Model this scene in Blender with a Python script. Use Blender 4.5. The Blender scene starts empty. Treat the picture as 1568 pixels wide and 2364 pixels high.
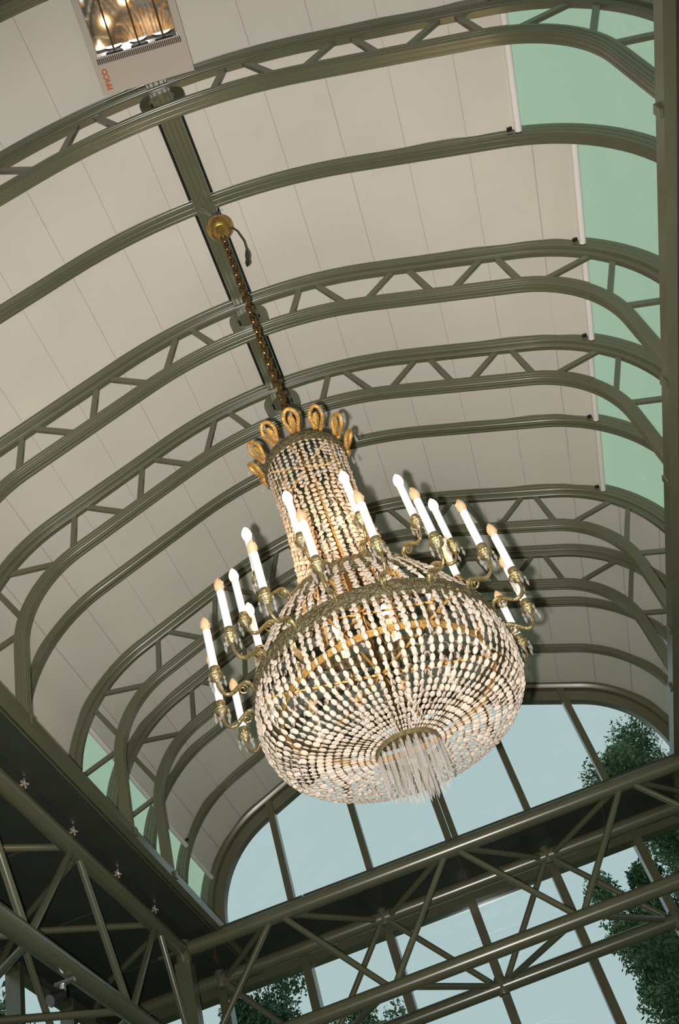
import bpy, math, random
import numpy as np
from mathutils import Vector, Matrix

random.seed(7); rng = np.random.default_rng(7)
U = 3.5            # metres per layout unit
EYE = 1.6          # camera height over the floor
XC = -.029         # centre line of the vault (layout units)
XG = -.036         # centre line of end wall and end girder
C = bpy.context.scene.collection
scene = bpy.context.scene

# ------------------------------------------------------------------ camera, sky, flash, exposure
TH = math.radians(44.26)
RIGHT = Vector((1, 0, 0)); FWD = Vector((0, math.cos(TH), math.sin(TH))); UPV = Vector((0, -math.sin(TH), math.cos(TH)))
IX = .9348 * RIGHT - .3552 * UPV; IY = .3552 * RIGHT + .9348 * UPV
cam_d = bpy.data.cameras.new('camera'); cam = bpy.data.objects.new('camera', cam_d); C.objects.link(cam)
cam_d.sensor_fit = 'VERTICAL'; cam_d.sensor_height = 36; cam_d.sensor_width = 24
cam_d.lens = 36 * 2300 / 2364; cam_d.clip_start = .02; cam_d.clip_end = 300
M = Matrix.Identity(4)
for i in range(3):
    M[i][0] = IX[i]; M[i][1] = IY[i]; M[i][2] = -FWD[i]
M.translation = (0, 0, EYE); cam.matrix_world = M
scene.camera = cam

w = bpy.data.worlds.new('overcast_sky'); scene.world = w; w.use_nodes = True
bg = w.node_tree.nodes['Background']; bg.inputs[0].default_value = (.452, .575, .580, 1); bg.inputs[1].default_value = 1.0

fl = bpy.data.lights.new('camera_flash_offscreen', 'SPOT'); fl.shadow_soft_size = .014; fl.spot_size = math.radians(84); fl.spot_blend = 1
fl.energy = 1450; fl.color = (1.0, .965, .90)
flash = bpy.data.objects.new('camera_flash_offscreen', fl); C.objects.link(flash)
M2 = M.copy(); M2.translation = Vector((0, 0, EYE)) - IX * .06 - IY * .03 + FWD * .03; flash.matrix_world = M2

scene.view_settings.view_transform = 'Standard'; scene.view_settings.look = 'None'
scene.view_settings.exposure = 0; scene.view_settings.gamma = 1; scene.view_settings.use_curve_mapping = False

# ------------------------------------------------------------------ materials
MAT = {}
def mat(name, col, rough=.5, metal=0, spec=.5, noise=0, nscale=20, bump=0, bscale=60, emit=None, estr=0, coat=0):
    m = bpy.data.materials.new(name); m.use_nodes = True; nt = m.node_tree; b = nt.nodes['Principled BSDF']
    b.inputs['Base Color'].default_value = (*col, 1); b.inputs['Roughness'].default_value = rough
    b.inputs['Metallic'].default_value = metal; b.inputs['Specular IOR Level'].default_value = spec
    b.inputs['Coat Weight'].default_value = coat; b.inputs['Coat Roughness'].default_value = .12
    tc = nt.nodes.new('ShaderNodeTexCoord')
    if noise:
        n = nt.nodes.new('ShaderNodeTexNoise'); n.inputs['Scale'].default_value = nscale; n.inputs['Detail'].default_value = 5
        nt.links.new(tc.outputs['Object'], n.inputs['Vector'])
        r = nt.nodes.new('ShaderNodeValToRGB')
        r.color_ramp.elements[0].position = .3; r.color_ramp.elements[1].position = .7
        r.color_ramp.elements[0].color = (*[c * (1 - noise) for c in col], 1)
        r.color_ramp.elements[1].color = (*[min(1, c * (1 + noise)) for c in col], 1)
        nt.links.new(n.outputs['Fac'], r.inputs['Fac']); nt.links.new(r.outputs['Color'], b.inputs['Base Color'])
    if bump:
        n2 = nt.nodes.new('ShaderNodeTexNoise'); n2.inputs['Scale'].default_value = bscale; n2.inputs['Detail'].default_value = 3
        nt.links.new(tc.outputs['Object'], n2.inputs['Vector'])
        bp = nt.nodes.new('ShaderNodeBump'); bp.inputs['Strength'].default_value = bump; bp.inputs['Distance'].default_value = .01
        nt.links.new(n2.outputs['Fac'], bp.inputs['Height']); nt.links.new(bp.outputs['Normal'], b.inputs['Normal'])
    if emit:
        b.inputs['Emission Color'].default_value = (*emit, 1); b.inputs['Emission Strength'].default_value = estr
    MAT[name] = m
    return m

def glass(name, tint, refl=.06, dirt=0.):
    m = bpy.data.materials.new(name); m.use_nodes = True; nt = m.node_tree; nt.nodes.clear()
    out = nt.nodes.new('ShaderNodeOutputMaterial'); tr = nt.nodes.new('ShaderNodeBsdfTransparent')
    tr.inputs[0].default_value = (*tint, 1)
    gl = nt.nodes.new('ShaderNodeBsdfGlossy'); gl.inputs['Roughness'].default_value = .03
    mx = nt.nodes.new('ShaderNodeMixShader'); mx.inputs[0].default_value = refl
    nt.links.new(tr.outputs[0], mx.inputs[1]); nt.links.new(gl.outputs[0], mx.inputs[2])
    last = mx
    if dirt:
        tc = nt.nodes.new('ShaderNodeTexCoord'); n = nt.nodes.new('ShaderNodeTexNoise'); n.inputs['Scale'].default_value = 1.2
        n.inputs['Detail'].default_value = 4; nt.links.new(tc.outputs['Object'], n.inputs['Vector'])
        mr = nt.nodes.new('ShaderNodeMapRange'); mr.inputs[1].default_value = .3; mr.inputs[2].default_value = .75
        mr.inputs[3].default_value = dirt * .5; mr.inputs[4].default_value = dirt
        nt.links.new(n.outputs['Fac'], mr.inputs[0])
        df = nt.nodes.new('ShaderNodeBsdfDiffuse'); df.inputs[0].default_value = (.62, .70, .55, 1)
        tl = nt.nodes.new('ShaderNodeBsdfTranslucent'); tl.inputs[0].default_value = (.62, .74, .55, 1)
        ad = nt.nodes.new('ShaderNodeMixShader'); ad.inputs[0].default_value = .5
        nt.links.new(df.outputs[0], ad.inputs[1]); nt.links.new(tl.outputs[0], ad.inputs[2])
        m3 = nt.nodes.new('ShaderNodeMixShader'); nt.links.new(mr.outputs[0], m3.inputs[0])
        nt.links.new(mx.outputs[0], m3.inputs[1]); nt.links.new(ad.outputs[0], m3.inputs[2]); last = m3
    nt.links.new(last.outputs[0], out.inputs[0]); MAT[name] = m
    return m

def fabric(name, col, trans=.25):
    m = bpy.data.materials.new(name); m.use_nodes = True; nt = m.node_tree; nt.nodes.clear()
    out = nt.nodes.new('ShaderNodeOutputMaterial'); tc = nt.nodes.new('ShaderNodeTexCoord')
    n = nt.nodes.new('ShaderNodeTexNoise'); n.inputs['Scale'].default_value = .9; n.inputs['Detail'].default_value = 6
    nt.links.new(tc.outputs['Object'], n.inputs['Vector'])
    r = nt.nodes.new('ShaderNodeValToRGB'); r.color_ramp.elements[0].position = .35; r.color_ramp.elements[1].position = .65
    r.color_ramp.elements[0].color = (*[c * .93 for c in col], 1); r.color_ramp.elements[1].color = (*[min(1, c * 1.04) for c in col], 1)
    nt.links.new(n.outputs['Fac'], r.inputs['Fac'])
    d = nt.nodes.new('ShaderNodeBsdfDiffuse'); t = nt.nodes.new('ShaderNodeBsdfTranslucent'); mx = nt.nodes.new('ShaderNodeMixShader')
    mx.inputs[0].default_value = trans
    nt.links.new(r.outputs[0], d.inputs[0]); nt.links.new(r.outputs[0], t.inputs[0])
    nt.links.new(d.outputs[0], mx.inputs[1]); nt.links.new(t.outputs[0], mx.inputs[2]); nt.links.new(mx.outputs[0], out.inputs[0])
    MAT[name] = m
    return m

def crystal(name, col, trans=.3, rough=.1):
    m = bpy.data.materials.new(name); m.use_nodes = True; nt = m.node_tree; b = nt.nodes['Principled BSDF']
    b.inputs['Base Color'].default_value = (*col, 1); b.inputs['Roughness'].default_value = rough
    b.inputs['Specular IOR Level'].default_value = .8
    out = nt.nodes['Material Output']; tr = nt.nodes.new('ShaderNodeBsdfTransparent'); tr.inputs[0].default_value = (.97, .95, .92, 1)
    mx = nt.nodes.new('ShaderNodeMixShader'); mx.inputs[0].default_value = trans
    nt.links.new(b.outputs[0], mx.inputs[1]); nt.links.new(tr.outputs[0], mx.inputs[2]); nt.links.new(mx.outputs[0], out.inputs[0])
    MAT[name] = m
    return m

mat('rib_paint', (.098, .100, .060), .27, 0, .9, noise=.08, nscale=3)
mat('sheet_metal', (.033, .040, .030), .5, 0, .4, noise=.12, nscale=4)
fabric('blind_fabric', (.64, .585, .53), .16)
fabric('blind_seam', (.57, .49, .455), .2)
mat('hem_white', (.78, .74, .71), .4)
mat('black_plastic', (.012, .012, .011), .4)
mat('steel', (.55, .55, .53), .3, .9)
glass('roof_glass', (.72, .85, .62), .05, dirt=.24)
glass('window_glass', (.95, .99, .985), .04)
mat('brass', (.42, .26, .075), .36, .85, noise=.25, nscale=40)
mat('cast_brass', (.072, .058, .026), .48, .4, noise=.7, nscale=140, bump=.9, bscale=170)
mat('old_brass', (.15, .118, .052), .40, .6, noise=.3, nscale=60, bump=.4, bscale=120)
mat('gilt', (.48, .27, .075), .40, .55, noise=.3, nscale=90, bump=.5, bscale=160)
mat('chain_brass', (.14, .075, .020), .32, .8, noise=.3, nscale=50)
mat('candle_white', (.60, .62, .66), .35)
mat('bulb_lit', (.9, .8, .6), .2, emit=(1, .62, .28), estr=150)
crystal('bulb_clear', (.62, .42, .25), .45, .06)
crystal('crystal', (.42, .350, .290), .26, .08)
crystal('crystal_clear', (.34, .32, .30), .68, .05)
mat('heater_paint', (.40, .36, .32), .34, .1)
mat('heater_dark', (.03, .026, .022), .4)
mat('mirror_reflector', (.93, .92, .90), .035, 1)
mat('quartz', (.09, .05, .02), .15)
mat('logo_red', (.40, .09, .02), .4)
mat('cable_black', (.010, .009, .008), .45)
mat('red_wire', (.30, .02, .012), .4)
mat('leaf_green', (.035, .085, .035), .6, noise=.5, nscale=.8)
mat('leaf_pale', (.085, .15, .065), .6, noise=.5, nscale=.8)
mat('bark', (.06, .045, .03), .8)
mat('floor_stone', (.22, .20, .17), .5, noise=.15, nscale=3)
mat('wall_render', (.20, .19, .16), .7, noise=.1, nscale=2)
mat('grass', (.05, .10, .03), .8, noise=.3, nscale=1)

# ------------------------------------------------------------------ helpers (layout units in, metres out)
def W(p): return (U * p[0], U * p[1], U * p[2] + EYE)

class MB:
    def __init__(self): self.v = []; self.f = []
    def add(self, vs, fs):
        o = len(self.v); self.v += [tuple(map(float, p)) for p in vs]; self.f += [tuple(i + o for i in q) for q in fs]
        return self
    def box(self, x0, x1, y0, y1, z0, z1):
        return self.add([(x0, y0, z0), (x1, y0, z0), (x1, y1, z0), (x0, y1, z0), (x0, y0, z1), (x1, y0, z1), (x1, y1, z1), (x0, y1, z1)],
                        [(0, 3, 2, 1), (4, 5, 6, 7), (0, 1, 5, 4), (1, 2, 6, 5), (2, 3, 7, 6), (3, 0, 4, 7)])
    def tube(self, pts, r, n=10, caps=True):
        pts = [np.array(p, float) for p in pts]; rings = []; m = len(pts)
        rr = r if hasattr(r, '__len__') else [r] * m
        t0 = pts[1] - pts[0]; t0 /= np.linalg.norm(t0)
        a = np.array([0, 0, 1.]) if abs(t0[2]) < .9 else np.array([1., 0, 0])
        nn = np.cross(t0, a); nn /= np.linalg.norm(nn)
        vs = []
        for i, p in enumerate(pts):
            t = pts[min(i + 1, m - 1)] - pts[max(i - 1, 0)]; t /= (np.linalg.norm(t) + 1e-12)
            nn = nn - t * (nn @ t); nn /= (np.linalg.norm(nn) + 1e-12); bb = np.cross(t, nn)
            for k in range(n):
                an = 2 * math.pi * k / n; vs.append(p + rr[i] * (math.cos(an) * nn + math.sin(an) * bb))
        fs = [(i * n + k, i * n + (k + 1) % n, (i + 1) * n + (k + 1) % n, (i + 1) * n + k) for i in range(m - 1) for k in range(n)]
        if caps: fs += [tuple(range(n))[::-1], tuple((m - 1) * n + k for k in range(n))]
        return self.add(vs, fs)
    def lathe(self, prof, n=20, c=(0, 0), closed=False):
        vs = []; m = len(prof)
        for (r, z) in prof:
            for k in range(n):
                an = 2 * math.pi * k / n; vs.append((c[0] + r * math.cos(an), c[1] + r * math.sin(an), z))
        rng_ = range(m) if closed else range(m - 1)
        fs = [(i * n + k, i * n + (k + 1) % n, ((i + 1) % m) * n + (k + 1) % n, ((i + 1) % m) * n + k) for i in rng_ for k in range(n)]
        if not closed: fs += [tuple(range(n))[::-1], tuple((m - 1) * n + k for k in range(n))]
        return self.add(vs, fs)
    def flat_bar(self, p0, p1, w, d, axis=(0, 1, 0)):
        p0 = np.array(p0, float); p1 = np.array(p1, float); a = np.array(axis, float)
        t = p1 - p0; t /= np.linalg.norm(t); s = np.cross(t, a); s /= np.linalg.norm(s); a = np.cross(s, t)
        vs = [p + sx * s * w / 2 + sy * a * d / 2 for p in (p0, p1) for sx, sy in ((-1, -1), (1, -1), (1, 1), (-1, 1))]
        return self.add(vs, [(0, 1, 2, 3), (7, 6, 5, 4), (0, 4, 5, 1), (1, 5, 6, 2), (2, 6, 7, 3), (3, 7, 4, 0)])
    def build(self, name, material, parent=None, smooth=False, origin=None, world=False, link=True):
        """world=True: verts already metres in parent space; else layout units -> metres."""
        v = np.array(self.v, float)
        if not world:
            v = v * U; v[:, 2] += EYE
            o = np.array(parent.location) if parent is not None else (np.array(origin) if origin is not None else v.mean(0))
            if parent is not None and parent.parent is not None: o = o + np.array(parent.parent.location)
            v = v - o
        me = bpy.data.meshes.new(name); me.from_pydata(v.tolist(), [], self.f); me.update()
        if material: me.materials.append(MAT[material])
        if smooth:
            me.polygons.foreach_set('use_smooth', [True] * len(me.polygons))
            try: me.set_sharp_from_angle(angle=math.radians(38))
            except Exception: pass
        ob = bpy.data.objects.new(name, me)
        if link: C.objects.link(ob)
        if parent is not None: ob.parent = parent
        elif not world: ob.location = o
        return ob

def tag(o, label=None, cat=None, group=None, kind=None):
    if label: o['label'] = label
    if cat: o['category'] = cat
    if group: o['group'] = group
    if kind: o['kind'] = kind
    return o
def empty(name, loc, **k):
    o = bpy.data.objects.new(name, None); o.empty_display_size = .1; C.objects.link(o); o.location = loc
    return tag(o, **k)
def inst(ob, parent, name=None):
    c = ob.copy(); C.objects.link(c); c.parent = parent
    return c

# ---- vault section: shallow crown, straight slopes, round eaves
SL = .43; A0 = math.atan(SL); R0 = .2 / math.sin(A0); ZT = 1.444; ZC = ZT - R0; RE = .179; XS = .536 - RE
X1 = XS + RE * math.sin(A0); Z1 = ZC + R0 * math.cos(A0) - SL * (X1 - .2); ZE = Z1 - RE * math.cos(A0)
def half(off, zb=1.0, n=9):
    P = [((R0 + off) * math.sin(t), ZC + (R0 + off) * math.cos(t)) for t in np.linspace(0, A0, n)]
    P += [(XS + (RE + off) * math.sin(t), ZE + (RE + off) * math.cos(t)) for t in np.linspace(A0, math.pi / 2, n * 2)]
    P.append((XS + RE + off, zb))
    return P
def full(off, zb=1.0, n=9):
    h = half(off, zb, n)
    return [(XC - x, z) for x, z in h[::-1]] + [(XC + x, z) for x, z in h[1:]]
def half_s(s, off, side=1):
    """point at arc length s on the base section, pushed out by off -> (x, z)"""
    L1 = R0 * A0; L2 = math.hypot(X1 - .2, SL * (X1 - .2)); L3 = RE * (math.pi / 2 - A0)
    if s < L1: t = s / R0; x, z, a = R0 * math.sin(t), ZC + R0 * math.cos(t), t
    elif s < L1 + L2:
        k = (s - L1) / L2; x = .2 + (X1 - .2) * k; z = ZC + R0 * math.cos(A0) - SL * (X1 - .2) * k; a = A0
    elif s < L1 + L2 + L3: a = A0 + (s - L1 - L2) / RE; x, z = XS + RE * math.sin(a), ZE + RE * math.cos(a)
    else: a = math.pi / 2; x, z = XS + RE, ZE - (s - L1 - L2 - L3)
    return XC + side * (x + off * math.sin(a)), z + off * math.cos(a)
def s_off(sp, off):
    """arc length sp on the path pushed out by off -> base arc length"""
    L1 = R0 * A0; L2 = math.hypot(X1 - .2, SL * (X1 - .2)); L3 = RE * (math.pi / 2 - A0)
    l1 = (R0 + off) * A0; l3 = (RE + off) * (math.pi / 2 - A0)
    if sp < l1: return sp * L1 / l1
    if sp < l1 + L2: return L1 + sp - l1
    if sp < l1 + L2 + l3: return L1 + L2 + (sp - l1 - L2) * L3 / l3
    return L1 + L2 + L3 + sp - l1 - L2 - l3
def sweep_arch(mb, poly, zb=1.0, n=9):
    """closed polygon of (offset, y) swept along the whole arch"""
    cols = [full(o, zb, n) for o, y in poly]; m = len(cols[0]); k = len(poly)
    vs = [(cols[j][i][0], poly[j][1], cols[j][i][1]) for i in range(m) for j in range(k)]
    fs = [(i * k + j, i * k + (j + 1) % k, (i + 1) * k + (j + 1) % k, (i + 1) * k + j) for i in range(m - 1) for j in range(k)]
    fs += [tuple(range(k))[::-1], tuple((m - 1) * k + j for j in range(k))]
    return mb.add(vs, fs)
def lip(y, o, r, h, n=8):
    return [(o - h * math.sin(math.pi * q / n), y - r * math.cos(math.pi * q / n)) for q in range(n + 1)]
def lipped(o0, o1, yc, w, lips, h=.0015, r=.0016):
    """box profile between offsets o0 (inner) and o1 with round lips on its inner face and near side"""
    P = [(o1, yc - w / 2)]; hh = o1 - o0
    for fz in ((.68, .34) if hh > .015 else (.5,)):
        c = o0 + hh * fz; P += [(c + .0014 * math.cos(math.pi * q / 6), yc - w / 2 - .0012 * math.sin(math.pi * q / 6)) for q in range(7)]
    P += [(o0 + .0012, yc - w / 2), (o0, yc - w / 2 + .0012)]
    P += [(o0, yc + w / 2 - .0012), (o0 + .0012, yc + w / 2), (o1, yc + w / 2)]
    return P

def line_poly(o0, y, r=.0012, h=.0012):
    return lip(y, o0 + .0002, r, h, 6)
RIBY = [.592 + .2035 * k for k in range(10)]          # ribs ... last one is the end frame
RIBY = [RIBY[0] - .407, RIBY[0] - .2035] + RIBY
KIND = ['S', 'T', 'T', 'S', 'T', 'T', 'S', 'T', 'T', 'S', 'S', 'G']
YB = -1.6                                              # back of the room
GLASS = .128; FAB = .116

# ------------------------------------------------------------------ ground, floor, walls
g = MB().box(-14, 14, -12, 16, -.52, -.50).build('ground', 'grass'); tag(g, kind='structure')
f = MB().box(-1.05, 1.0, YB, 2.5, -.4999, -.457).build('floor', 'floor_stone'); tag(f, kind='structure')
wb = MB().box(-1.05, 1.0, YB - .03, YB, -.457, 1.7).build('wall_front', 'wall_render'); tag(wb, kind='structure')

# rear stretch of vault above and behind the photographer (nothing of it is in the photo)
mb = MB(); P = full(FAB, .99)
mb.add([(x, YB, z) for x, z in P] + [(x, RIBY[0] - .012, z) for x, z in P], [(i, i + 1, len(P) + i + 1, len(P) + i) for i in range(len(P) - 1)])
tag(mb.build('ceiling', 'blind_fabric', smooth=True), kind='structure')

# ------------------------------------------------------------------ roof glass, one curved pane per bay and slope
roof = empty('ceiling', W((XC, 1.3, 1.57)), kind='structure')
for k in range(len(RIBY) - 1):
    for sd in (-1, 1):
        hp = half(GLASS, .985); y0, y1 = RIBY[k] - .001, RIBY[k + 1] - .001
        ho = half(GLASS + .002, .985)
        vs = [(XC + sd * x, y, z) for y in (y0, y1) for x, z in hp] + [(XC + sd * x, y, z) for y in (y0, y1) for x, z in ho]; n = len(hp)
        fs = [(i, i + 1, n + i + 1, n + i) for i in range(n - 1)]
        MB().add(vs[:2 * n], fs).build('glass_pane', 'roof_glass', roof, smooth=True)

# ------------------------------------------------------------------ ribs
UN = [.10, .25, .404, .548, .675]; LN = [.052, .18, .33, .476, .62]
ORD = ['first', 'second', 'third', 'fourth', 'fifth', 'sixth', 'seventh', 'eighth', 'ninth', 'tenth', 'eleventh', 'twelfth']
def rib(k):
    y = RIBY[k]; t = KIND[k]; nth = ORD[len(RIBY) - 2 - k]
    root = empty('truss_rib' if t == 'T' else 'arch_rib', W((XC, y, 1.0)))
    up = lipped(.101, GLASS - .001, y, .020, (-.22, .22))
    uc = sweep_arch(MB(), up, .99).build('upper_chord', 'rib_paint', root, smooth=True)
    for l in (-.22, .22): sweep_arch(MB(), line_poly(.101, y + l * .020), .992).build('trim_line', 'rib_paint', uc, smooth=True)
    if t == 'T':
        tag(root, f'olive painted trussed arch rib with zigzag struts, {nth} rib from the arched end window', 'roof rib', 'arch ribs of the vault')
        lo = lipped(0, .019, y, .018, (-.2, .2))
        lc = sweep_arch(MB(), lo, .985).build('lower_chord', 'rib_paint', root, smooth=True)
        for l in (-.2, .2): sweep_arch(MB(), line_poly(0, y + l * .018), .988).build('trim_line', 'rib_paint', lc, smooth=True)
        # second thin rail under the upper chord
        sweep_arch(MB(), lipped(.090, .1005, y, .011, (0,)), .995).build('inner_rail', 'rib_paint', root, smooth=True)
        for sd in (-1, 1):
            segs = []
            for i in range(5):
                segs.append((LN[i] + .016, UN[i] - .012)); 
                if i < 4: segs.append((LN[i + 1] - .016, UN[i] + .012))
            for ls, us in segs:
                a = half_s(ls, .017, sd); b = half_s(us, .096, sd)
                MB().flat_bar((a[0], y, a[1]), (b[0], y, b[1]), .0095, .006).build('strut', 'rib_paint', root)
            # foot plate on the gutter
            fx = XC + sd * .5445
            e0 = .5220 if sd > 0 else .5340; xa, xb = sorted((XC + sd * (e0 - .004), XC + sd * e0))
            MB().box(xa, xb, y - .006, y + .006, .976, .992).build('foot_plate', 'rib_paint', root)
        # pierced gusset plate on the ridge line, between the chords
        cx, cz = XC, ZT + .052; n = 32; vs = []
        for yy in (y - .003, y + .003):
            for i in range(n):
                an = 2 * math.pi * i / n; q = .037 * (1 - .10 * abs(math.cos(2 * an))); vs.append((cx + q * math.cos(an) * 1.04, yy, cz + .037 * math.sin(an) * 1.02))
            for i in range(n):
                an = 2 * math.pi * i / n; vs.append((cx + .0215 * math.cos(an), yy, cz + .0215 * math.sin(an)))
        fs = []
        for i in range(n):
            j = (i + 1) % n
            fs += [(i, j, n + j, n + i), (2 * n + i, 3 * n + i, 3 * n + j, 2 * n + j), (i, 2 * n + i, 2 * n + j, j), (n + i, n + j, 3 * n + j, 3 * n + i)]
        MB().add(vs, fs).build('gusset_plate', 'rib_paint', root, smooth=True)
    else:
        tag(root, f'plain olive arch rib without struts, {nth} rib from the arched end window', 'roof rib', 'arch ribs of the vault')
    return root
for k in range(len(RIBY) - 1): rib(k)

# ------------------------------------------------------------------ ridge beam
rb = MB(); zb = ZT + .097; prof = [(-.0165, ZT + .126), (-.0165, zb + .001), (-.0155, zb)]
for xx in (-.0115, -.0042, .0042, .0115):
    pass
prof += [(.0155, zb), (.0165, zb + .001), (.0165, ZT + .126)]
n = len(prof); y0, y1 = RIBY[0] - .02, 2.41
rb.add([(XC + x, y0, z) for x, z in prof] + [(XC + x, y1, z) for x, z in prof],
       [(i, (i + 1) % n, n + (i + 1) % n, n + i) for i in range(n)] + [tuple(range(n)), tuple(range(2 * n - 1, n - 1, -1))])
ridge = empty('ridge_beam', W((XC, 1.3, zb))); tag(ridge, 'long olive ridge beam with four raised ribs under the vault crown', 'beam')
rb.build('beam_body', 'rib_paint', ridge)
for xx in (-.0118, -.0042, .0042, .0118):
    P = [(y_, o_) for o_, y_ in lip(XC + xx, zb + .0002, .0012, .0013, 6)]; n = len(P)
    MB().add([(x, yy, z) for yy in (y0, y1) for x, z in P], [(i, (i + 1) % n, n + (i + 1) % n, n + i) for i in range(n)]).build('trim_line', 'rib_paint', ridge, smooth=True)

# ------------------------------------------------------------------ roller blinds
def blind(k, sd):
    y0, y1 = RIBY[k], RIBY[k + 1]; nth = ORD[len(RIBY) - 2 - k]
    if sd > 0: hs = {0: .52, 1: .52, 2: .522, 3: .608, 4: .609, 5: .604, 6: .606}.get(k, .86)
    else: hs = {7: .700, 8: .700, 9: .708, 10: .714}.get(k, .86)
    side = 'slope over the lattice girder' if sd < 0 else 'slope with green glass strips'
    root = empty('roller_blind', W((half_s(.03, FAB, sd)[0], (y0 + y1) / 2, half_s(.03, FAB, sd)[1])))
    tag(root, f'beige roller blind, {nth} bay from the arched end window, {side}', 'blind', 'roller blinds under the glass vault')
    ya, yb = y0 + .0102, y1 - .0114
    # fabric with slight ripples
    ns = 70; ny = 8; vs = []; ph = rng.uniform(0, 6)
    for i in range(ns + 1):
        sp = .0215 + (hs - .0215) * i / ns
        for j in range(ny + 1):
            v = j / ny
            rip = .0026 * math.sin(sp * 38 + ph) * math.exp(-((sp - hs + .13) / .09) ** 2) + .0010 * math.sin(sp * 90 + ph + 2 * v) * math.exp(-((sp - hs + .06) / .06) ** 2)
            rip += .0005 * math.sin(sp * 17 + ph * 2 + 3 * v)
            x, z = half_s(s_off(sp, FAB), FAB + rip - .0015 * math.sin(math.pi * v), sd)
            vs.append((x, ya + (yb - ya) * v, z))
    fs = [(i * (ny + 1) + j, i * (ny + 1) + j + 1, (i + 1) * (ny + 1) + j + 1, (i + 1) * (ny + 1) + j) for i in range(ns) for j in range(ny)]
    fab = MB().add(vs, fs).build('fabric', 'blind_fabric', root, smooth=True)
    sm = .055
    while sm < hs - .03:
        m = MB(); s_ = s_off(sm, FAB); d = .0006; vs = []
        for j in range(ny + 1):
            v = j / ny; yy = ya + (yb - ya) * v; o = FAB - .0015 * math.sin(math.pi * v) - .0012
            for ss, oo in ((s_ - d, o), (s_ + d, o), (s_ + d, o + .0008), (s_ - d, o + .0008)):
                x, z = half_s(ss, oo, sd); vs.append((x, yy, z))
        fs = [(j * 4 + q, j * 4 + (q + 1) % 4, (j + 1) * 4 + (q + 1) % 4, (j + 1) * 4 + q) for j in range(ny) for q in range(4)]
        m.add(vs, fs).build('seam', 'blind_seam', fab)
        sm += .098
    # hem
    if hs < .8:
        x, z = half_s(s_off(hs + .006, FAB), FAB - .006, sd); MB().tube([(x, ya + .001, z), (x, yb - .0005, z)], .0058, 10).build('hem_bar', 'hem_white', root, smooth=True)
        x, z = half_s(s_off(hs - .008, FAB), FAB - .004, sd)
        MB().box(x - .004, x + .004, yb - .006, yb - .0005, z - .002, z + .002).build('hem_bracket', 'black_plastic', root)
    # dark roller in its recess beside the ridge beam
    x, z = XC + sd * .0195, ZT + FAB + .001
    MB().tube([(x, ya, z), (x, yb, z)], .0026, 10).build('roller', 'black_plastic', root, smooth=True)
    MB().box(x - .0025, x + .004, ya, yb, z + .003, z + .007).build('roller_housing', 'black_plastic', root)
for k in range(len(RIBY) - 1):
    for sd in (-1, 1): blind(k, sd)

# ------------------------------------------------------------------ gutters
def gutter(sd, nm):
    P = [(.536, .995), (.536, .980), (.5375, .978), (.552, .978), (.5525, .9768), (.554, .9768), (.5545, .978), (.583, .978), (.5833, .9771), (.5845, .9771), (.5848, .978),
         (.606, .978), (.607, .984), (.70, .984), (.70, 1.0), (.66, 1.0), (.655, .995)]
    if sd > 0: P = [(x - .012 if x < .6 else x, z) for x, z in P]
    n = len(P); m = MB()
    m.add([(XC + sd * x, RIBY[0] - .5, z) for x, z in P] + [(XC + sd * x, 2.395, z) for x, z in P],
          [(i, (i + 1) % n, n + (i + 1) % n, n + i) for i in range(n)] + [tuple(range(n)), tuple(range(2 * n - 1, n - 1, -1))])
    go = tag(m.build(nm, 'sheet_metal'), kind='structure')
    gx = XC + sd * (.5535 - (.017 if sd > 0 else 0))
    ln = MB().box(gx - .0012, gx + .0012, RIBY[0] - .5, 2.395, .9757, .9767).build('trim_line', 'rib_paint' if sd > 0 else 'rib_paint')
    ln.parent = go; ln.location = Vector(ln.location) - Vector(go.location)
    e0 = .524 if sd > 0 else .536; xa, xb = sorted((XC + sd * (e0 - .0012), XC + sd * (e0 + .012)))
    es = MB().box(xa, xb, RIBY[0] - .5, 2.395, .9755, .9765).box(*sorted((XC + sd * (e0 - .0012), XC + sd * (e0 - .0002))), RIBY[0] - .5, 2.395, .9766, .996).build('edge_strip', 'rib_paint'); es.parent = go; es.location = Vector(es.location) - Vector(go.location)
gutter(-1, 'trim_1'); gutter(1, 'trim_2')

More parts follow.
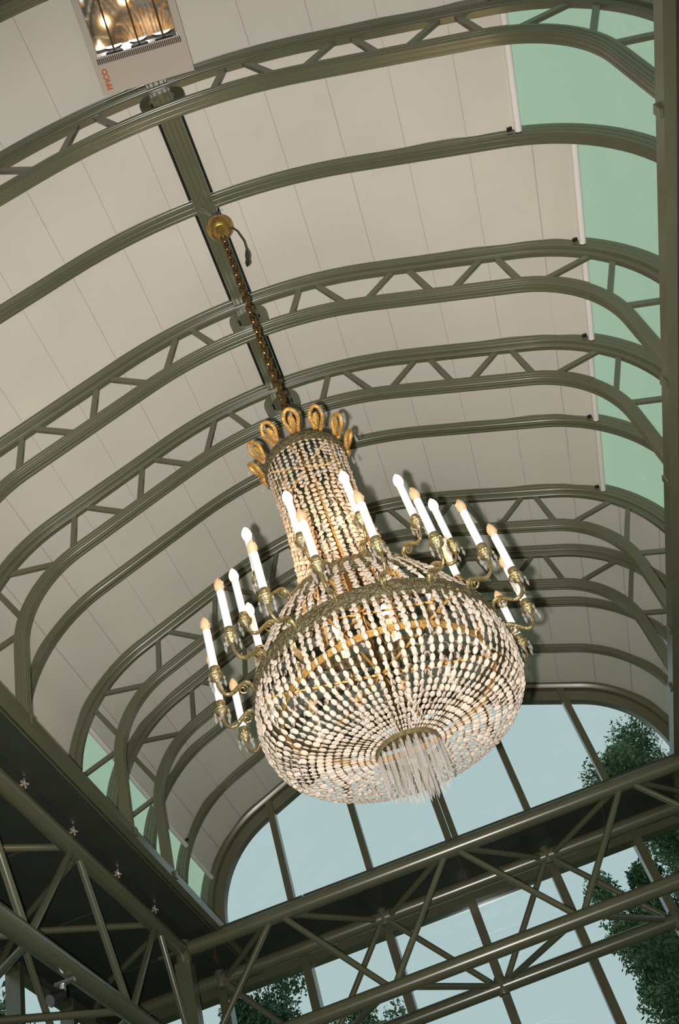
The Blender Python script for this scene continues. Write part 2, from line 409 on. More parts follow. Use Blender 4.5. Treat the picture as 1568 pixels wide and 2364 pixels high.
# ------------------------------------------------------------------ lattice girders (box trusses of round tube)
ZH, ZL = .955, .725; RT = .0158; RD = .0068
def girder(label, to3, la, lb, nodes_top, nodes_bot, ends):
    """to3(along, across) -> (x, y); near face across=0, far face across=1"""
    o2 = to3((la + lb) / 2, .5); root = empty('lattice_girder', W((o2[0], o2[1], ZL))); tag(root, label, 'girder', 'lattice girders round the room')
    def P(a, c, z): x, y = to3(a, c); return (x, y, z)
    for c in (0, 1):
        for z in (ZH, ZL):
            MB().tube([P(ends[c][0], c, z), P(ends[c][1], c, z)], RT, 16).build('chord', 'rib_paint', root, smooth=True)
    def dia(p, q): MB().tube([p, q], RD, 10).build('diagonal', 'rib_paint', root, smooth=True)
    step = abs(nodes_top[1] - nodes_top[0]) / 2; gp = .018; cl = lambda v, c: min(max(v, ends[c][0] + .006), ends[c][1] - .006)
    for a in nodes_top:
        for s in (-1, 1):
            if la - .03 < a + s * step < lb + .03:
                dia(P(a + s * gp, 0, ZH - .012), P(cl(a + s * (step - gp * .6), 0), 0, ZL + .012))       # near face
                dia(P(a + s * gp, 0, ZH - .002), P(cl(a + s * (step - gp * .6), 1), 1, ZH - .002))       # top plane
                dia(P(a + s * gp, 1, ZL + .006), P(cl(a + s * (step - gp * .6), 0), 0, ZL + .002))       # bottom plane
                dia(P(a + s * gp, 1, ZL + .012), P(a + s * (step - gp * .6), 1, ZH - .012))       # far face
    for a in nodes_bot:
        x, y, z = P(a, 1, ZH); MB().lathe([(.003, z - .021), (.012, z - .019), (.0165, z), (.012, z + .019), (.003, z + .021)], 14, (x, y)).build('node', 'rib_paint', root, smooth=True)
    for a in nodes_top:
        x, y, z = P(a, 1, ZL); MB().lathe([(.003, z - .021), (.012, z - .019), (.0165, z), (.012, z + .019), (.003, z + .021)], 14, (x, y)).build('node', 'rib_paint', root, smooth=True)
    return root
YA, YBB = 2.08, 2.29; XL = XC - .626; XR = XC + .626; DX = .205
nt_ = [XG + .404 * i for i in (-1, 0, 1)]; nb_ = [XG + .404 * (i + .5) for i in (-2, -1, 0, 1)]
girder('dark lattice girder of round tube spanning under the arched end window', lambda a, c: (a, YA + (YBB - YA) * c), XL + .018, XR - .018, nt_, nb_, ((XL + .0175, XR - .0175), (XL - DX + .0175, XR + DX - .0175)))
lt = [1.93 - .385 * i for i in range(6)]; lbm = [1.7375 - .385 * i for i in range(6)]
girder('dark lattice girder along the side wall with a clamped spotlight', lambda a, c: (XL - DX * c, a), -.2, YBB + .03, lt, lbm, ((-.2, YA - .0175), (-.2, YBB - .0175)))
girder('dark lattice girder along the side wall under the wide green glass strips', lambda a, c: (XR + DX * c, a), -.2, YBB + .03, lt, lbm, ((-.2, YA - .0175), (-.2, YBB - .0175)))

# corner posts
def post(x, y, label):
    root = empty('column', W((x, y, -.457))); tag(root, label, 'column', 'columns under the girder corners')
    MB().box(x - .017, x + .017, y - .017, y + .017, -.453, ZH - .03).build('shaft', 'rib_paint', root)
    MB().box(x - .03, x + .03, y - .03, y + .03, -.457, -.453).build('base_plate', 'rib_paint', root)
    MB().tube([(x, y, ZH - .03), (x, y, ZH + .018)], .0175, 14).build('cap', 'rib_paint', root, smooth=True)
post(XL, YA, 'dark square corner column under the inner end of two lattice girders')
post(XL - DX, YBB, 'dark square corner column standing behind another at the window corner')
post(XR, YA, 'dark square corner column under the inner end of two lattice girders')
post(XR + DX, YBB, 'dark square corner column standing behind another at the window corner')

# soffit panels over the girders
so = empty('ceiling', W((XL - .15, 1.2, .986)), kind='structure')
y = 2.44
while y > -.6:
    for x0, x1 in ((XC - .95, XC - .7005), (XC + .7005, XC + .95)):
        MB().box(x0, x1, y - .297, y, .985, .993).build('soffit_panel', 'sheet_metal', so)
        MB().box(x0, x1, y - .302, y - .297, .986, .992).build('joint_strip', 'rib_paint', so)
    y -= .302
se = empty('ceiling', W((XG, 2.25, .986)), kind='structure')
for x0, x1 in ((XC - .7, XC - .35), (XC - .348, XC), (XC + .002, XC + .35), (XC + .352, XC + .7)):
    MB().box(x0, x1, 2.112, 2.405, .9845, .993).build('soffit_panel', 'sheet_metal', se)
MB().box(XC - .7, XC + .7, 2.130, 2.140, .979, .9844).build('batten', 'rib_paint', se)

# ------------------------------------------------------------------ end wall: arched window and window wall below it
YG = 2.425
win = empty('window_1', W((XG, YG, .99)), kind='structure')
arch_in = .075
sweep_arch(MB(), [(arch_in, YG - .004), (arch_in, YG + .02), (GLASS + .004, YG + .02), (GLASS + .004, YG - .03), (.112, YG - .030), (.1105, YG - .0315), (.109, YG - .030), (.100, YG - .026), (.098, YG - .012)], .99).build('frame', 'rib_paint', win, smooth=True)
MX = [XG + .2125 * i for i in (-2, -1, 0, 1, 2)]
def arch_z(x, off):
    x = abs(x - XC); h = half(off, .99, 16)
    for (xa, za), (xb, zb_) in zip(h[:-1], h[1:]):
        if xa <= x <= xb: return za + (zb_ - za) * (x - xa) / (xb - xa + 1e-9)
    return .99
def mlines(m_ob, x, z0, z1, yc, d_):
    for q in (-.0033, .0033): MB().box(x + q - .0007, x + q + .0007, yc - d_ / 2 - .001, yc - d_ / 2, z0, z1).build('trim_line', 'rib_paint', m_ob)
def mullion(mb_, x, z0, z1, yc, w_=.0175, d_=.03):
    P = [(-w_ / 2, d_ / 2), (-w_ / 2, -d_ / 2),  (w_ / 2, -d_ / 2), (w_ / 2, d_ / 2)]
    n = len(P)
    return mb_.add([(x + a, yc + b, z) for z in (z0, z1) for a, b in P], [(i, (i + 1) % n, n + (i + 1) % n, n + i) for i in range(n)] + [tuple(range(n)), tuple(range(2 * n - 1, n - 1, -1))])
for x in MX:
    mo = mullion(MB(), x, .99, arch_z(x, .10), YG - .008).build('mullion', 'rib_paint', win)
    mlines(mo, x, .99, arch_z(x, .10), YG - .008, .03)
MB().box(XG - .008 + .018, XG + .026, YG - .004, YG + .012, .99, arch_z(XG + .02, .09)).build('mullion', 'rib_paint', win)
edges = [XC - .62] + MX + [XC + .62]
for a, b in zip(edges[:-1], edges[1:]):
    xs = np.linspace(a, b, 9); top = [(x, arch_z(x, arch_in + .006)) for x in xs]
    pts = [(x, z) for x, z in top] + [(b, .985), (a, .985)]
    n = len(pts); m = MB()
    m.add([(x, YG + .008, max(z, .985)) for x, z in pts], [tuple(range(n))]).build('pane', 'window_glass', win)
win2 = empty('window_2', W((XG, YG, -.457)), kind='structure')
MX2 = [XG + .2125 * i for i in range(-4, 5)]
for x in MX2: mullion(MB(), x, -.457, .984, YG - .002, .021, .045).build('mullion', 'rib_paint', win2)
MB().box(XC - .95, XC + .95, YG - .02, YG + .02, .965, .9845).build('head_rail', 'rib_paint', win2)
MB().box(XC - .95, XC + .95, YG - .02, YG + .02, .20, .222).build('transom', 'rib_paint', win2)
MB().box(XC - .95, XC + .95, YG - .02, YG + .02, -.457, -.42).build('sill', 'rib_paint', win2)
for a, b in zip(MX2[:-1], MX2[1:]):
    for z0, z1 in ((-.42, .20), (.222, .965)):
        MB().add([(a, YG + .006, z0), (b, YG + .006, z0), (b, YG + .006, z1), (a, YG + .006, z1)], [(0, 1, 2, 3)]).build('pane', 'window_glass', win2)

# side window walls
for sd, nm in ((-1, 'window_3'), (1, 'window_4')):
    wn = empty(nm, W((XC + sd * .93, .5, -.457)), kind='structure'); xw = XC + sd * .935
    ys = [YG - .25 * i for i in range(0, 17)]
    for yy in ys: MB().box(xw - .016, xw + .016, yy - .010, yy + .010, -.457, .984).build('mullion', 'rib_paint', wn)
    for z0, z1, q in ((.965, .9845, 'head_rail'), (.20, .222, 'transom'), (-.457, -.42, 'sill')):
        MB().box(xw - .014, xw + .014, ys[-1], ys[0], z0, z1).build(q, 'rib_paint', wn)
    for a, b in zip(ys[1:], ys[:-1]):
        for z0, z1 in ((-.42, .20), (.222, .965)):
            MB().add([(xw + .004 * sd, a, z0), (xw + .004 * sd, b, z0), (xw + .004 * sd, b, z1), (xw + .004 * sd, a, z1)], [(0, 1, 2, 3)]).build('pane', 'window_glass', wn)

# ------------------------------------------------------------------ infrared heaters under the ridge
def heater(name, label, xc, yn, length, zb, yaw, pitch, logo, paint):
    """yn = the end that faces the end window; the body runs back towards the photographer"""
    root = empty(name, W((xc, yn, zb))); tag(root, label, 'heater', 'infrared heaters under the ridge')
    root.rotation_euler = (pitch, 0, yaw)
    wd, h = .24, .085; L = length * U; PB = .19 if length > .2 else .03; PL = .19 if length > .2 else .185
    def B(n_, m_, *bx, par=root):
        return MB().box(*bx).build(n_, m_, par, world=True)
    # casing: open tray, seen from below
    B('end_panel', paint, -wd, wd, -PL, 0, 0, .004)
    B('end_panel', paint, -wd, wd, -L, -L + (PL if length > .2 else .03), 0, .004)
    m = MB().box(-wd, wd, -L, 0, h - .004, h)
    m.box(-wd, -wd + .004, -L, 0, .0041, h - .0041).box(wd - .004, wd, -L, 0, .0041, h - .0041).box(-wd + .0041, wd - .0041, -.004, 0, .0041, h - .0041).box(-wd + .0041, wd - .0041, -L, -L + .004, .0041, h - .0041)
    m.build('casing', paint, root, world=True)
    for sx in (-1, 1): B('side_flange', paint, min(sx * wd, sx * (wd - .035)), max(sx * wd, sx * (wd - .035)), -L + PB + .0001, -PL - .0001, 0, .003)
    # slotted vent band
    for i in range(44):
        x = -wd + .028 + (2 * wd - .056) * i / 43
        B('vent_slot', 'heater_dark', x - .0032, x + .0032, -PL + .006, -PL + .034, -.0006, .0005)
    # flat mirror reflector behind three dark quartz tubes in round holders
    m = MB().box(-wd + .036, wd - .036, -L + PB + .002, -PL - .002, .050, .053); m.build('reflector', 'mirror_reflector', root, world=True)
    m = MB().add([(-wd + .035, -PL - .001, .003), (wd - .035, -PL - .001, .003), (wd - .035, -PL - .001, .050), (-wd + .035, -PL - .001, .050)], [(0, 1, 2, 3)]); m.build('reflector_end', 'mirror_reflector', root, world=True)
    tw = (2 * wd - .10) / 3
    for i in range(3):
        cx = -wd + .06 + tw * (i + .5)
        MB().tube([(cx, -L + PB + .004, .022), (cx, -PL - .004, .022)], .0045, 10).build('quartz_tube', 'quartz', root, smooth=True, world=True)
        n = 14; vs = [(cx - math.cos(math.pi * q / n) * tw * .36, yy, .004 + math.sin(math.pi * q / n) * .040) for yy in (-PL - .0015, -PL - .006) for q in range(n + 1)]
        MB().add(vs, [(q, q + 1, n + 2 + q, n + 1 + q) for q in range(n)] + [tuple(range(n + 1, 2 * n + 2))]).build('tube_holder', 'heater_dark', root, world=True)
    for sx in (-1, 1):
        MB().tube([(sx * .12, -.1, h), (sx * .12, -.1, h + .03)], .006, 8).build('hanger', 'steel', root, world=True)
        MB().tube([(sx * .12, -L + .1, h), (sx * .12, -L + .1, h + .03)], .006, 8).build('hanger', 'steel', root, world=True)
    if logo:
        cu = bpy.data.curves.new('t', 'FONT'); cu.body = 'FRICO'; cu.size = .037; cu.extrude = .0008; cu.align_x = 'CENTER'; cu.align_y = 'CENTER'; cu.offset = .0014
        to = bpy.data.objects.new('t', cu); C.objects.link(to); bpy.context.view_layer.update()
        me = bpy.data.meshes.new_from_object(to.evaluated_get(bpy.context.evaluated_depsgraph_get())); bpy.data.objects.remove(to)
        me.materials.clear(); me.materials.append(MAT['logo_red'])
        lo = bpy.data.objects.new('lettering', me); C.objects.link(lo); lo.parent = root; lo['label'] = 'red lettering FRICO'
        # reads when looking up, running along the side of the casing
        lo.matrix_local = Matrix.Translation((-wd + .045, -.075, -.0012)) @ Matrix.Rotation(math.pi, 4, 'Y') @ Matrix.Rotation(-math.pi / 2, 4, 'Z')
    return root
heater('infrared_heater', 'infrared heater with mirror reflectors and red lettering under the ridge beam', -.037, .562, .165, 1.498, math.radians(4.5), 0, True, 'heater_paint')
heater('infrared_heater', 'infrared heater under the ridge, partly hidden behind the chandelier crown', -.030, 1.583, .37, 1.4495, 0, 0, False, 'heater_paint')

# ------------------------------------------------------------------ small lights and fittings along the girders
for i, yy in enumerate((1.325, 1.508, 1.70, 1.885)):
    x, z = XL + .017, .968
    r = empty('fairy_light', W((x, yy, z)))
    tag(r, f'tiny clear cluster light on top of the side lattice girder, {ORD[3 - i]} from the corner column', 'light', 'cluster lights on the girder')
    for q in range(7):
        a = 2 * math.pi * q / 7; dx, dy = .0065 * math.cos(a), .0085 * math.sin(a)
        MB().tube([(x, yy, z), (x + dx, yy + dy, z - .003 + .004 * (q % 2))], [.0009, .0020], 6).build('crystal_tip', 'crystal', r)
    MB().tube([(x, yy, z), (x, yy, z + .009)], .0028, 8).build('stem', 'steel', r)
sx, sy, sz = XL - .012, 1.49, .688
sp = empty('spotlight', W((sx, sy, sz))); tag(sp, 'small dark spotlight with steel bracket clamped to the side girder', 'spotlight')
MB().tube([(sx, sy, sz), (sx - .012, sy - .020, sz - .012)], [.008, .0105], 14).build('housing', 'black_plastic', sp, smooth=True)
MB().tube([(sx - .0121, sy - .0202, sz - .0121), (sx - .0126, sy - .021, sz - .0126)], .0092, 14).build('lens', 'crystal_clear', sp)
MB().box(sx - .012, sx + .020, sy - .005, sy + .005, sz + .014, sz + .019).build('bracket', 'steel', sp)
MB().tube([(sx, sy, sz), (sx, sy, sz + .014)], .005, 8).build('swivel', 'steel', sp)
cx = XL + .045
tag(MB().tube([(cx, 2.16, .984), (cx + .003, 2.163, .970), (cx - .002, 2.166, .957), (cx + .002, 2.17, .945)], .0008, 6).build('wire', 'red_wire', smooth=True), 'thin red wire dangling at the girder corner', 'wire')

# ------------------------------------------------------------------ chandelier
AX, AY = -.0175, .80
ZBOT = .424
CH = empty('chandelier', W((AX, AY, ZBOT))); tag(CH, 'large crystal basket chandelier with beaded column and two tiers of candle arms', 'chandelier')
O = np.array(W((AX, AY, ZBOT)))
def zz(z): return (z - ZBOT) * U           # layout height -> metres in chandelier space
def rr(r): return r * U
def part(mb_, name, m_, par=None, smooth=True):
    return mb_.build(name, m_, par or CH, smooth=smooth, world=True)

# canopy and hook
part(MB().lathe([(.004, zz(1.490)), (.012, zz(1.490)), (.016, zz(1.484)), (.066, zz(1.479)), (.075, zz(1.473)), (.074, zz(1.466)), (.060, zz(1.459)), (.044, zz(1.456)), (.041, zz(1.453)), (.030, zz(1.449)), (.024, zz(1.447)), (.016, zz(1.443)), (.006, zz(1.440))], 36), 'canopy', 'brass')
part(MB().box(-.022, .022, -.03, .03, zz(1.491), zz(1.508)), 'hanger_block', 'black_plastic', smooth=False)
part(MB().tube([(0, 0, zz(1.506)), (0, 0, zz(1.538))], .007, 8), 'hook_bolt', 'steel')
for sgn in (-1, 1):
    part(MB().tube([(.0, 0, zz(1.503)), (-.05 , -.02 + .01 * sgn, zz(1.527)), (-.085, -.045 + .022 * sgn, zz(1.536)), (-.12, -.06 + .01 * sgn, zz(1.540))], .0022, 6), 'suspension_wire', 'steel')
    part(MB().tube([(.0, 0, zz(1.503)), (.03, .02 * sgn, zz(1.53)), (.05, .03 * sgn, zz(1.54))], .0022, 6), 'suspension_wire', 'steel')
# chain
def link_mesh():
    m = MB(); pts = []; n = 20; R_, L_ = .0150, .0135
    for i in range(n):
        a = 2 * math.pi * i / n; pts.append((R_ * math.cos(a), 0, R_ * math.sin(a) + (L_ if math.sin(a) >= 0 else -L_)))
    vs = []; k = 6; rt = .0054
    for i, p in enumerate(pts):
        p = np.array(p); t = np.array(pts[(i + 1) % n]) - np.array(pts[i - 1]); t /= np.linalg.norm(t); b = np.array([0, 1., 0]); nn = np.cross(b, t)
        for q in range(k):
            a = 2 * math.pi * q / k; vs.append(p + rt * (math.cos(a) * nn + math.sin(a) * b))
    m.add(vs, [(i * k + q, i * k + (q + 1) % k, ((i + 1) % n) * k + (q + 1) % k, ((i + 1) % n) * k + q) for i in range(n) for q in range(k)])
    return m
z0, z1 = zz(1.438), zz(.885); pitch = .046; nl = int((z0 - z1) / pitch)
lk = part(link_mesh(), 'chain_link', 'chain_brass'); lk.location = (0, 0, z0 - .018)
for i in range(1, nl):
    c = inst(lk, CH); c.location = (0, 0, z0 - .018 - pitch * i); c.rotation_euler = (0, 0, math.pi / 2 * (i % 2) + .25 * math.sin(i * .35) + .4)
# cord wound through the chain, cable loop with connector
part(MB().tube([(.011 * math.cos(t * 2.2), .011 * math.sin(t * 2.2), z0 - (z0 - z1) * t / 30) for t in np.linspace(0, 30, 160)], .0042, 6), 'cord', 'chain_brass')
part(MB().tube([(.05, 0, zz(1.47)), (.085, .02, zz(1.45)), (.10, .03, zz(1.42)), (.095, .03, zz(1.385)), (.075, .02, zz(1.36))], .0042, 8), 'power_cable', 'cable_black')
part(MB().tube([(.096, .03, zz(1.392)), (.092, .03, zz(1.380)), (.088, .028, zz(1.373)), (.082, .025, zz(1.362)), (.075, .02, zz(1.350)), (.068, .018, zz(1.342))], [.007, .013, .014, .011, .014, .006], 10), 'cable_connector', 'cable_black')
part(MB().tube([(0, 0, zz(.89)), (0, 0, zz(.46))], .009, 8), 'stem', 'chain_brass')

# ornate rings (cast bands with uneven relief)
def band(name, r, zlo, zhi, m_, bulge=.006, n=220, nz=9, jit=.0022):
    vs = []; ro = rr(r); H = zz(zhi) - zz(zlo); k = nz + 2
    for i in range(n):
        a = 2 * math.pi * i / n
        for j in range(nz):
            t = j / (nz - 1); q = ro + bulge * math.sin(math.pi * t) + (rng.normal(0, jit) if 0 < j < nz - 1 else 0) + .0018 * math.sin(i * 2 * math.pi / 5.5) * math.sin(math.pi * t)
            vs.append((q * math.cos(a), q * math.sin(a), zz(zlo) + H * t))
        for q, zq in ((ro - .010, zz(zhi)), (ro - .010, zz(zlo))): vs.append((q * math.cos(a), q * math.sin(a), zq))
    fs = [(i * k + j, i * k + (j + 1) % k, ((i + 1) % n) * k + (j + 1) % k, ((i + 1) % n) * k + j) for i in range(n) for j in range(k)]
    return part(MB().add(vs, fs), name, m_, smooth=False)
band('crown_band', .0490, .862, .876, 'cast_brass', n=120)
band('upper_rim', .0815, .6255, .641, 'cast_brass', n=170)
band('basket_rim', .1245, .5465, .5635, 'cast_brass', n=240)
part(MB().lathe([(rr(.1040), zz(.523)), (rr(.1055), zz(.523)), (rr(.1055), zz(.530)), (rr(.1040), zz(.530))], 64, closed=True), 'inner_hoop', 'gilt')
part(MB().lathe([(rr(.0430), zz(.826)), (rr(.0440), zz(.826)), (rr(.0440), zz(.833)), (rr(.0430), zz(.833))], 48, closed=True), 'inner_hoop', 'old_brass')
part(MB().lathe([(rr(.0290), zz(.466)), (rr(.0305), zz(.466)), (rr(.0305), zz(.471)), (rr(.0290), zz(.471))], 40, closed=True), 'bottom_ring', 'old_brass')
for i in range(6):   # spokes carrying the rings
    a = math.pi * 2 * i / 6 + .3
    part(MB().tube([(0, 0, zz(.555)), (rr(.126) * math.cos(a), rr(.126) * math.sin(a), zz(.553))], .005, 8), 'spoke', 'gilt')
    part(MB().tube([(0, 0, zz(.633)), (rr(.082) * math.cos(a), rr(.082) * math.sin(a), zz(.633))], .005, 8), 'spoke', 'gilt')
    part(MB().tube([(0, 0, zz(.868)), (rr(.048) * math.cos(a), rr(.048) * math.sin(a), zz(.868))], .005, 8), 'spoke', 'gilt')
# wire of the column frame
for i in range(8):
    a = math.pi * 2 * i / 8 + .1
    part(MB().tube([(rr(r) * math.cos(a), rr(r) * math.sin(a), zz(z)) for r, z in ((.0445, .862), (.042, .80), (.044, .72), (.056, .638))], .0035, 6), 'frame_wire', 'gilt')

# crown leaves
def crown_leaf():
    # in local frame: x radial outward, z up; horseshoe outline leaning out
    lean = lambda y_, h: (.010 + .045 * (h / .10) ** 1.6, y_, h)
    out = []
    for t in np.linspace(-1, 1, 25):
        a = t * 2.25; out.append((.029 * math.sin(a), .064 + .036 * math.cos(a)))
    out = [(-.012, .004)] + out + [(.012, .004)]
    m = MB().tube([lean(y_, h) for y_, h in out], .0082, 8)
    return m
cl0 = None; NL = 12
for i in range(NL):
    a = math.radians(-90 + 3 + 30 * i)
    if i == 0:
        lf = part(crown_leaf(), 'crown_leaf', 'gilt'); cl0 = lf
        m = MB(); vs = []                               # inner tongue
        prof_ = [(0, .006), (.006, .020), (.013, .045), (.014, .062), (.010, .076), (0, .084)]
        lean = lambda y_, h, d: (.006 + .045 * (h / .10) ** 1.6 + d, y_, h)
        for y_, h in prof_: vs += [lean(-y_, h, 0), lean(0, h, .006), lean(y_, h, 0)]
        m.add(vs, [(3 * q + p_, 3 * q + p_ + 1, 3 * q + p_ + 4, 3 * q + p_ + 3) for q in range(5) for p_ in range(2)])
        tg0 = part(m, 'tongue', 'gilt', lf, smooth=False)
        pd0 = part(MB().lathe([(.0004, -.050), (.0075, -.036), (.0055, -.018), (.002, -.002), (.0008, .002)], 6), 'pendant', 'crystal_clear', lf, smooth=False)
        pd0.location = (.066, .006, .085)
    else:
        lf = inst(cl0, CH); inst(tg0, lf); inst(pd0, lf)
    lf.location = (rr(.0488) * math.cos(a), rr(.0488) * math.sin(a), zz(.874)); lf.rotation_euler = (0, 0, a)

# candle arms
def arm_set(count, first_deg, r_rim, z_rim, r_c, z_base, lit):
    proto = None
    for i in range(count):
        a = math.radians(-90 + first_deg + 360 / count * i)
        if proto is None:
            r0, r1 = rr(r_rim), rr(r_c); zb_ = zz(z_base); zr = zz(z_rim); D = r1 - r0
            ctrl = [(r0 + .002, zr - .012), (r0 + .006, zr + .014), (r0 + D * .22, zr + .030), (r0 + D * .45, zr + .014), (r0 + D * .70, zr - .010), (r0 + D * .90, zr - .004), (r1, zr + .020), (r1, zb_ - .060)]
            pts = []
            for q in range(len(ctrl) - 1):
                p0, p1, p2, p3 = [np.array(ctrl[min(max(q + d, 0), len(ctrl) - 1)]) for d in (-1, 0, 1, 2)]
                for t in np.linspace(0, 1, 5, endpoint=False):
                    pts.append(.5 * (2 * p1 + (p2 - p0) * t + (2 * p0 - 5 * p1 + 4 * p2 - p3) * t * t + (3 * p1 - p0 - 3 * p2 + p3) * t ** 3))
            pts.append(np.array(ctrl[-1])); n = len(pts)
            m = MB().tube([(p[0], 0, p[1]) for p in pts], [.0048 + .0028 * abs(math.sin(3.1 * q / n + .6)) for q in range(n)], 8)
            arm = part(m, 'arm', 'old_brass')
            sc = [(r0 + D * .34 + (.020 - .0155 * t) * math.cos(1.3 + t * 8.6), 0, zr + .002 + (.020 - .0155 * t) * math.sin(1.3 + t * 8.6)) for t in np.linspace(0, 1, 34)]
            subs = [part(MB().tube(sc, .0034, 6), 'scroll', 'old_brass', arm)]
            zc_ = zb_ - .060
            cup = MB().lathe([(r, zc_ + h) for r, h in ((.004, 0), (.009, .004), (.013, .010), (.021, .016), (.0245, .020), (.0225, .024), (.026, .028), (.023, .033), (.014, .037), (.011, .041), (.0125, .045), (.0175, .048), (.0185, .053), (.0170, .060), (.012, .061))], 16, (r1, 0))
            subs.append(part(cup, 'candle_cup', 'old_brass', arm))
            subs.append(part(MB().lathe([(.0005, zb_), (.0138, zb_), (.0138, zb_ + .160), (.006, zb_ + .1605)], 16, (r1, 0)), 'candle_sleeve', 'candle_white', arm))
            zt = zb_ + .160
            bulb = MB().lathe([(r, zt + h) for r, h in ((.0105, 0), (.0115, .006), (.0150, .014), (.0173, .024), (.0172, .032), (.0150, .042), (.0108, .052), (.0060, .060), (.0025, .0645), (.0006, .066))], 16, (r1, 0))
            subs.append(part(bulb, 'bulb', 'bulb_lit' if lit else 'bulb_clear', arm))
            if not lit:
                subs.append(part(MB().lathe([(.0006, zt + .001), (.0032, zt + .001), (.0030, zt + .026), (.0006, zt + .030)], 8, (r1, 0)), 'bulb_stem', 'candle_white', arm))
            for q in range(5):
                b = 2 * math.pi * q / 5 + .3; px, py = r1 + .0255 * math.cos(b), .0255 * math.sin(b)
                subs.append(part(MB().lathe([(.0006, zc_ - .026), (.0052, zc_ - .012), (.0042, zc_ - .002), (.001, zc_ + .003), (.0038, zc_ + .008), (.0042, zc_ + .014), (.0008, zc_ + .020)], 6, (px, py)), 'pendant', 'crystal_clear', arm, smooth=False))
            proto = (arm, subs)
        else:
            arm = inst(proto[0], CH)
            for s in proto[1]: inst(s, arm)
        arm.rotation_euler = (0, 0, a)
arm_set(18, -7 + 1, .1245, .555, .158, .584, False)
arm_set(12, -14 + 1, .083, .636, .1155, .660, True)

# beads: flat faceted discs on strings
def bead_geo():
    n = 10; v = []; f = []
    for i in range(n): a = 2 * math.pi * (i + .5) / n; v.append((math.cos(a), 0, math.sin(a)))
    for i in range(n): a = 2 * math.pi * (i + .5) / n; v.append((.6 * math.cos(a), .5, .6 * math.sin(a)))
    for i in range(n): a = 2 * math.pi * (i + .5) / n; v.append((.6 * math.cos(a), -.5, .6 * math.sin(a)))
    for i in range(n):
        j = (i + 1) % n; f += [(i, n + i, n + j, j), (i, j, 2 * n + j, 2 * n + i)]
    f += [tuple(range(n, 2 * n))[::-1], tuple(range(2 * n, 3 * n))]
    return np.array(v), f
BV, BF = bead_geo()
beads = {'crystal': [], 'crystal_column': []}
def string(prof_, n_str, wmax, hmax, phase=0, fill=.92, jitter=.7, key='crystal', drop=0., pitch=1.03, thick=.34):
    """prof_: list of (r, z) in layout units, top to bottom"""
    P_ = np.array([(rr(r), zz(z)) for r, z in prof_]); d = np.hypot(*np.diff(P_, axis=0).T); cum = np.r_[0, np.cumsum(d)]
    for i in range(n_str):
        a = 2 * math.pi * (i + phase) / n_str + rng.normal(0, .004); s = .006 + rng.uniform(0, .001)
        while s < cum[-1] - .004:
            r_ = np.interp(s, cum, P_[:, 0]); z_ = np.interp(s, cum, P_[:, 1])
            wd_ = min(wmax, fill * 2 * math.pi * r_ / n_str); ht = min(hmax, wd_ * hmax / wmax * 1.0 + .003)
            r2 = np.interp(min(s + ht * .5, cum[-1]), cum, P_[:, 0]); z2 = np.interp(min(s + ht * .5, cum[-1]), cum, P_[:, 1])
            r0_ = np.interp(max(s - ht * .5, 0), cum, P_[:, 0]); z0_ = np.interp(max(s - ht * .5, 0), cum, P_[:, 1])
            if rng.random() > drop:
                t = np.array([(r2 - r0_) * math.cos(a), (r2 - r0_) * math.sin(a), z2 - z0_]); t /= np.linalg.norm(t) + 1e-9
                tw_ = np.array([-math.sin(a), math.cos(a), 0]); nn = np.cross(tw_, t); th = rng.normal(0, jitter)
                xa = math.cos(th) * tw_ + math.sin(th) * nn; ya_ = np.cross(t, xa)
                mt = np.column_stack([xa * wd_ / 2, ya_ * wd_ * thick, t * ht / 2]); c = np.array([r_ * math.cos(a), r_ * math.sin(a), z_])
                beads[key].append((mt, c, wd_ * ht))
            s += ht * pitch
COL = [(.0475, .864), (.0462, .83), (.0452, .79), (.0466, .74), (.0500, .69), (.0565, .655), (.0640, .636)]
string(COL[:3], 38, .0178, .0188, key='crystal_column', jitter=.35, pitch=1.14, thick=.26)
string([(r - .006, z) for r, z in COL[:3]], 20, .0150, .0165, phase=.4, key='crystal_column', drop=.3, jitter=.5, pitch=1.14, thick=.26)
string(COL[2:], 36, .0222, .0228, key='crystal_column', jitter=.45, pitch=1.14, thick=.26)
string([(r - .008, z) for r, z in COL[2:]], 20, .0175, .020, phase=.4, key='crystal_column', drop=.25, jitter=.5, pitch=1.14, thick=.26)
string([(.086, .630), (.100, .610), (.112, .588), (.1235, .5645)], 50, .0235, .0255, key='crystal_column', jitter=.35, thick=.28, pitch=1.06)
BAS = [(.1275, .549), (.1300, .538), (.1312, .524), (.1295, .508), (.1230, .4935), (.1120, .4840), (.0960, .4770), (.078, .4735), (.056, .4715), (.031, .4695)]
BAS = [(r * .975, z) for r, z in BAS]
string(BAS, 84, .0165, .0260, jitter=.5)
string([(.1235, .546), (.1255, .532), (.1260, .518), (.1238, .505)], 42, .0165, .0260, phase=.5, jitter=.8)

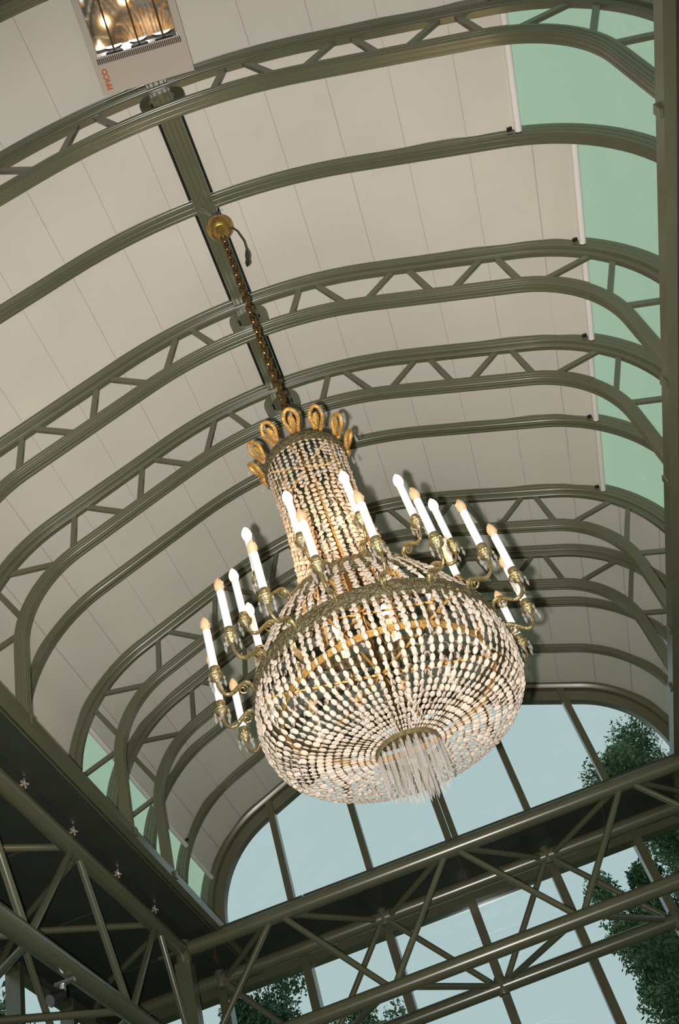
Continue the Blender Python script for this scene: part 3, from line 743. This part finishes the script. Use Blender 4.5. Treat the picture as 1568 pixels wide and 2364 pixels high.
# the beads that show largest (near side of the basket) are single parts, the rest one joined part
cam_l = np.array((0, 0, EYE)) - O
bl = beads['crystal']
score = [(ar / np.sum((c - cam_l) ** 2)) * (1 if (c[:2] @ cam_l[:2]) > 0 or c[2] < zz(.50) else .1) for _, c, ar in bl]
order = np.argsort(score)[::-1]; single = set(order[:300].tolist())
bme = bpy.data.meshes.new('bead'); bme.from_pydata(BV.tolist(), [], BF); bme.materials.append(MAT['crystal'])
for i in single:
    mt, c, _ = bl[i]; ob = bpy.data.objects.new('bead', bme); C.objects.link(ob); ob.parent = CH
    m4 = Matrix.Identity(4)
    for r_ in range(3):
        for q in range(3): m4[r_][q] = mt[r_][q]
        m4[r_][3] = c[r_]
    ob.matrix_local = m4
def joined(lst, name, m_):
    vs = np.concatenate([BV @ mt.T + c for mt, c, _ in lst]); nb = len(BV); fs = [tuple(q + nb * i for q in f_) for i in range(len(lst)) for f_ in BF]
    me = bpy.data.meshes.new(name); me.from_pydata(vs.tolist(), [], fs); me.materials.append(MAT[m_])
    ob = bpy.data.objects.new(name, me); C.objects.link(ob); ob.parent = CH; ob['kind'] = 'stuff'
    return ob
joined([b for i, b in enumerate(bl) if i not in single], 'bead_strands', 'crystal')
joined(beads['crystal_column'], 'bead_strands', 'crystal')

# prisms under the basket
pr = None
for ring, (r_, n_, L_) in enumerate(((.0295, 26, .135), (.020, 18, .150), (.010, 9, .160))):
    for i in range(n_):
        a = 2 * math.pi * i / n_ + ring * .2
        if pr is None:
            pr = part(MB().lathe([(.0005, -.135), (.0062, -.118), (.0062, -.012), (.002, -.004), (.0006, 0)], 3), 'prism', 'crystal_clear', smooth=False); o_ = pr
        else: o_ = inst(pr, CH)
        o_.location = (rr(r_) * math.cos(a), rr(r_) * math.sin(a), zz(.4665) + .004 * ring); o_.rotation_euler = (0, 0, rng.uniform(0, 6)); o_.scale = (1, 1, L_ / .135)

# ------------------------------------------------------------------ trees beyond the glass
TREE_N = [0]
def tree(label, x, y, z_lo, z_hi, rad, nleaf, m_, size):
    TREE_N[0] += 1; rng = np.random.default_rng(40 + TREE_N[0])
    root = empty('tree', W((x, y, -.50))); tag(root, label, 'tree', 'trees outside the end window')
    MB().tube([(x, y, -.50), (x + .02, y, z_lo), (x, y, (z_lo + z_hi) / 2)], [.06, .045, .02], 10).build('trunk', 'bark', root, smooth=True)
    ncl = 34; cl = [(x + rng.normal(0, rad * .55), y + rng.normal(0, rad * .5), z_lo + (z_hi - z_lo) * rng.beta(1.5, 1.5), rad * rng.uniform(.3, .6)) for _ in range(ncl)]
    cl = np.array(cl)[rng.integers(0, ncl, nleaf)]
    def unit(q): return q / np.linalg.norm(q, axis=1)[:, None]
    p = cl[:, :3] + unit(rng.normal(0, 1, (nleaf, 3))) * (cl[:, 3] * rng.uniform(.3, 1, nleaf))[:, None]
    a = unit(rng.normal(0, 1, (nleaf, 3))); b = unit(np.cross(a, rng.normal(0, 1, (nleaf, 3)))); s = (size * rng.uniform(.5, 1.2, nleaf))[:, None]
    vs = np.stack([p - a * s, p + b * s * .45, p + a * s, p - b * s * .45], 1).reshape(-1, 3)
    m = MB(); m.v = vs; m.f = np.arange(nleaf * 4).reshape(-1, 4).tolist()
    fo = m.build('foliage', m_, root); fo['kind'] = 'stuff'
tree('light green tall tree outside the rounded corner of the arched end window', 1.40, 6.1, 1.9, 3.02, .40, 46000, 'leaf_pale', .016)
tree('light leafy tree outside between the end wall mullions', .68, 5.2, .9, 2.08, .20, 20000, 'leaf_pale', .014)
tree('dark leafy tree filling the end wall corner below the girder', .84, 4.2, .5, 1.80, .25, 44000, 'leaf_green', .014)
tree('low dark green tree close outside the end wall', .56, 3.4, .1, 1.14, .17, 24000, 'leaf_green', .012)
tree('small round tree outside beside the corner column', -1.04, 4.3, .9, 1.72, .20, 18000, 'leaf_green', .013)
tree('dark bush-like tree outside behind the corner column', -1.05, 3.4, .2, 1.25, .22, 18000, 'leaf_green', .013)
tree('low light green tree outside between two window mullions', -.74, 5.0, 1.2, 1.72, .16, 9000, 'leaf_pale', .013)
tree('leafy tree outside the side window wall', -1.65, 2.4, .1, 1.5, .34, 26000, 'leaf_pale', .016)
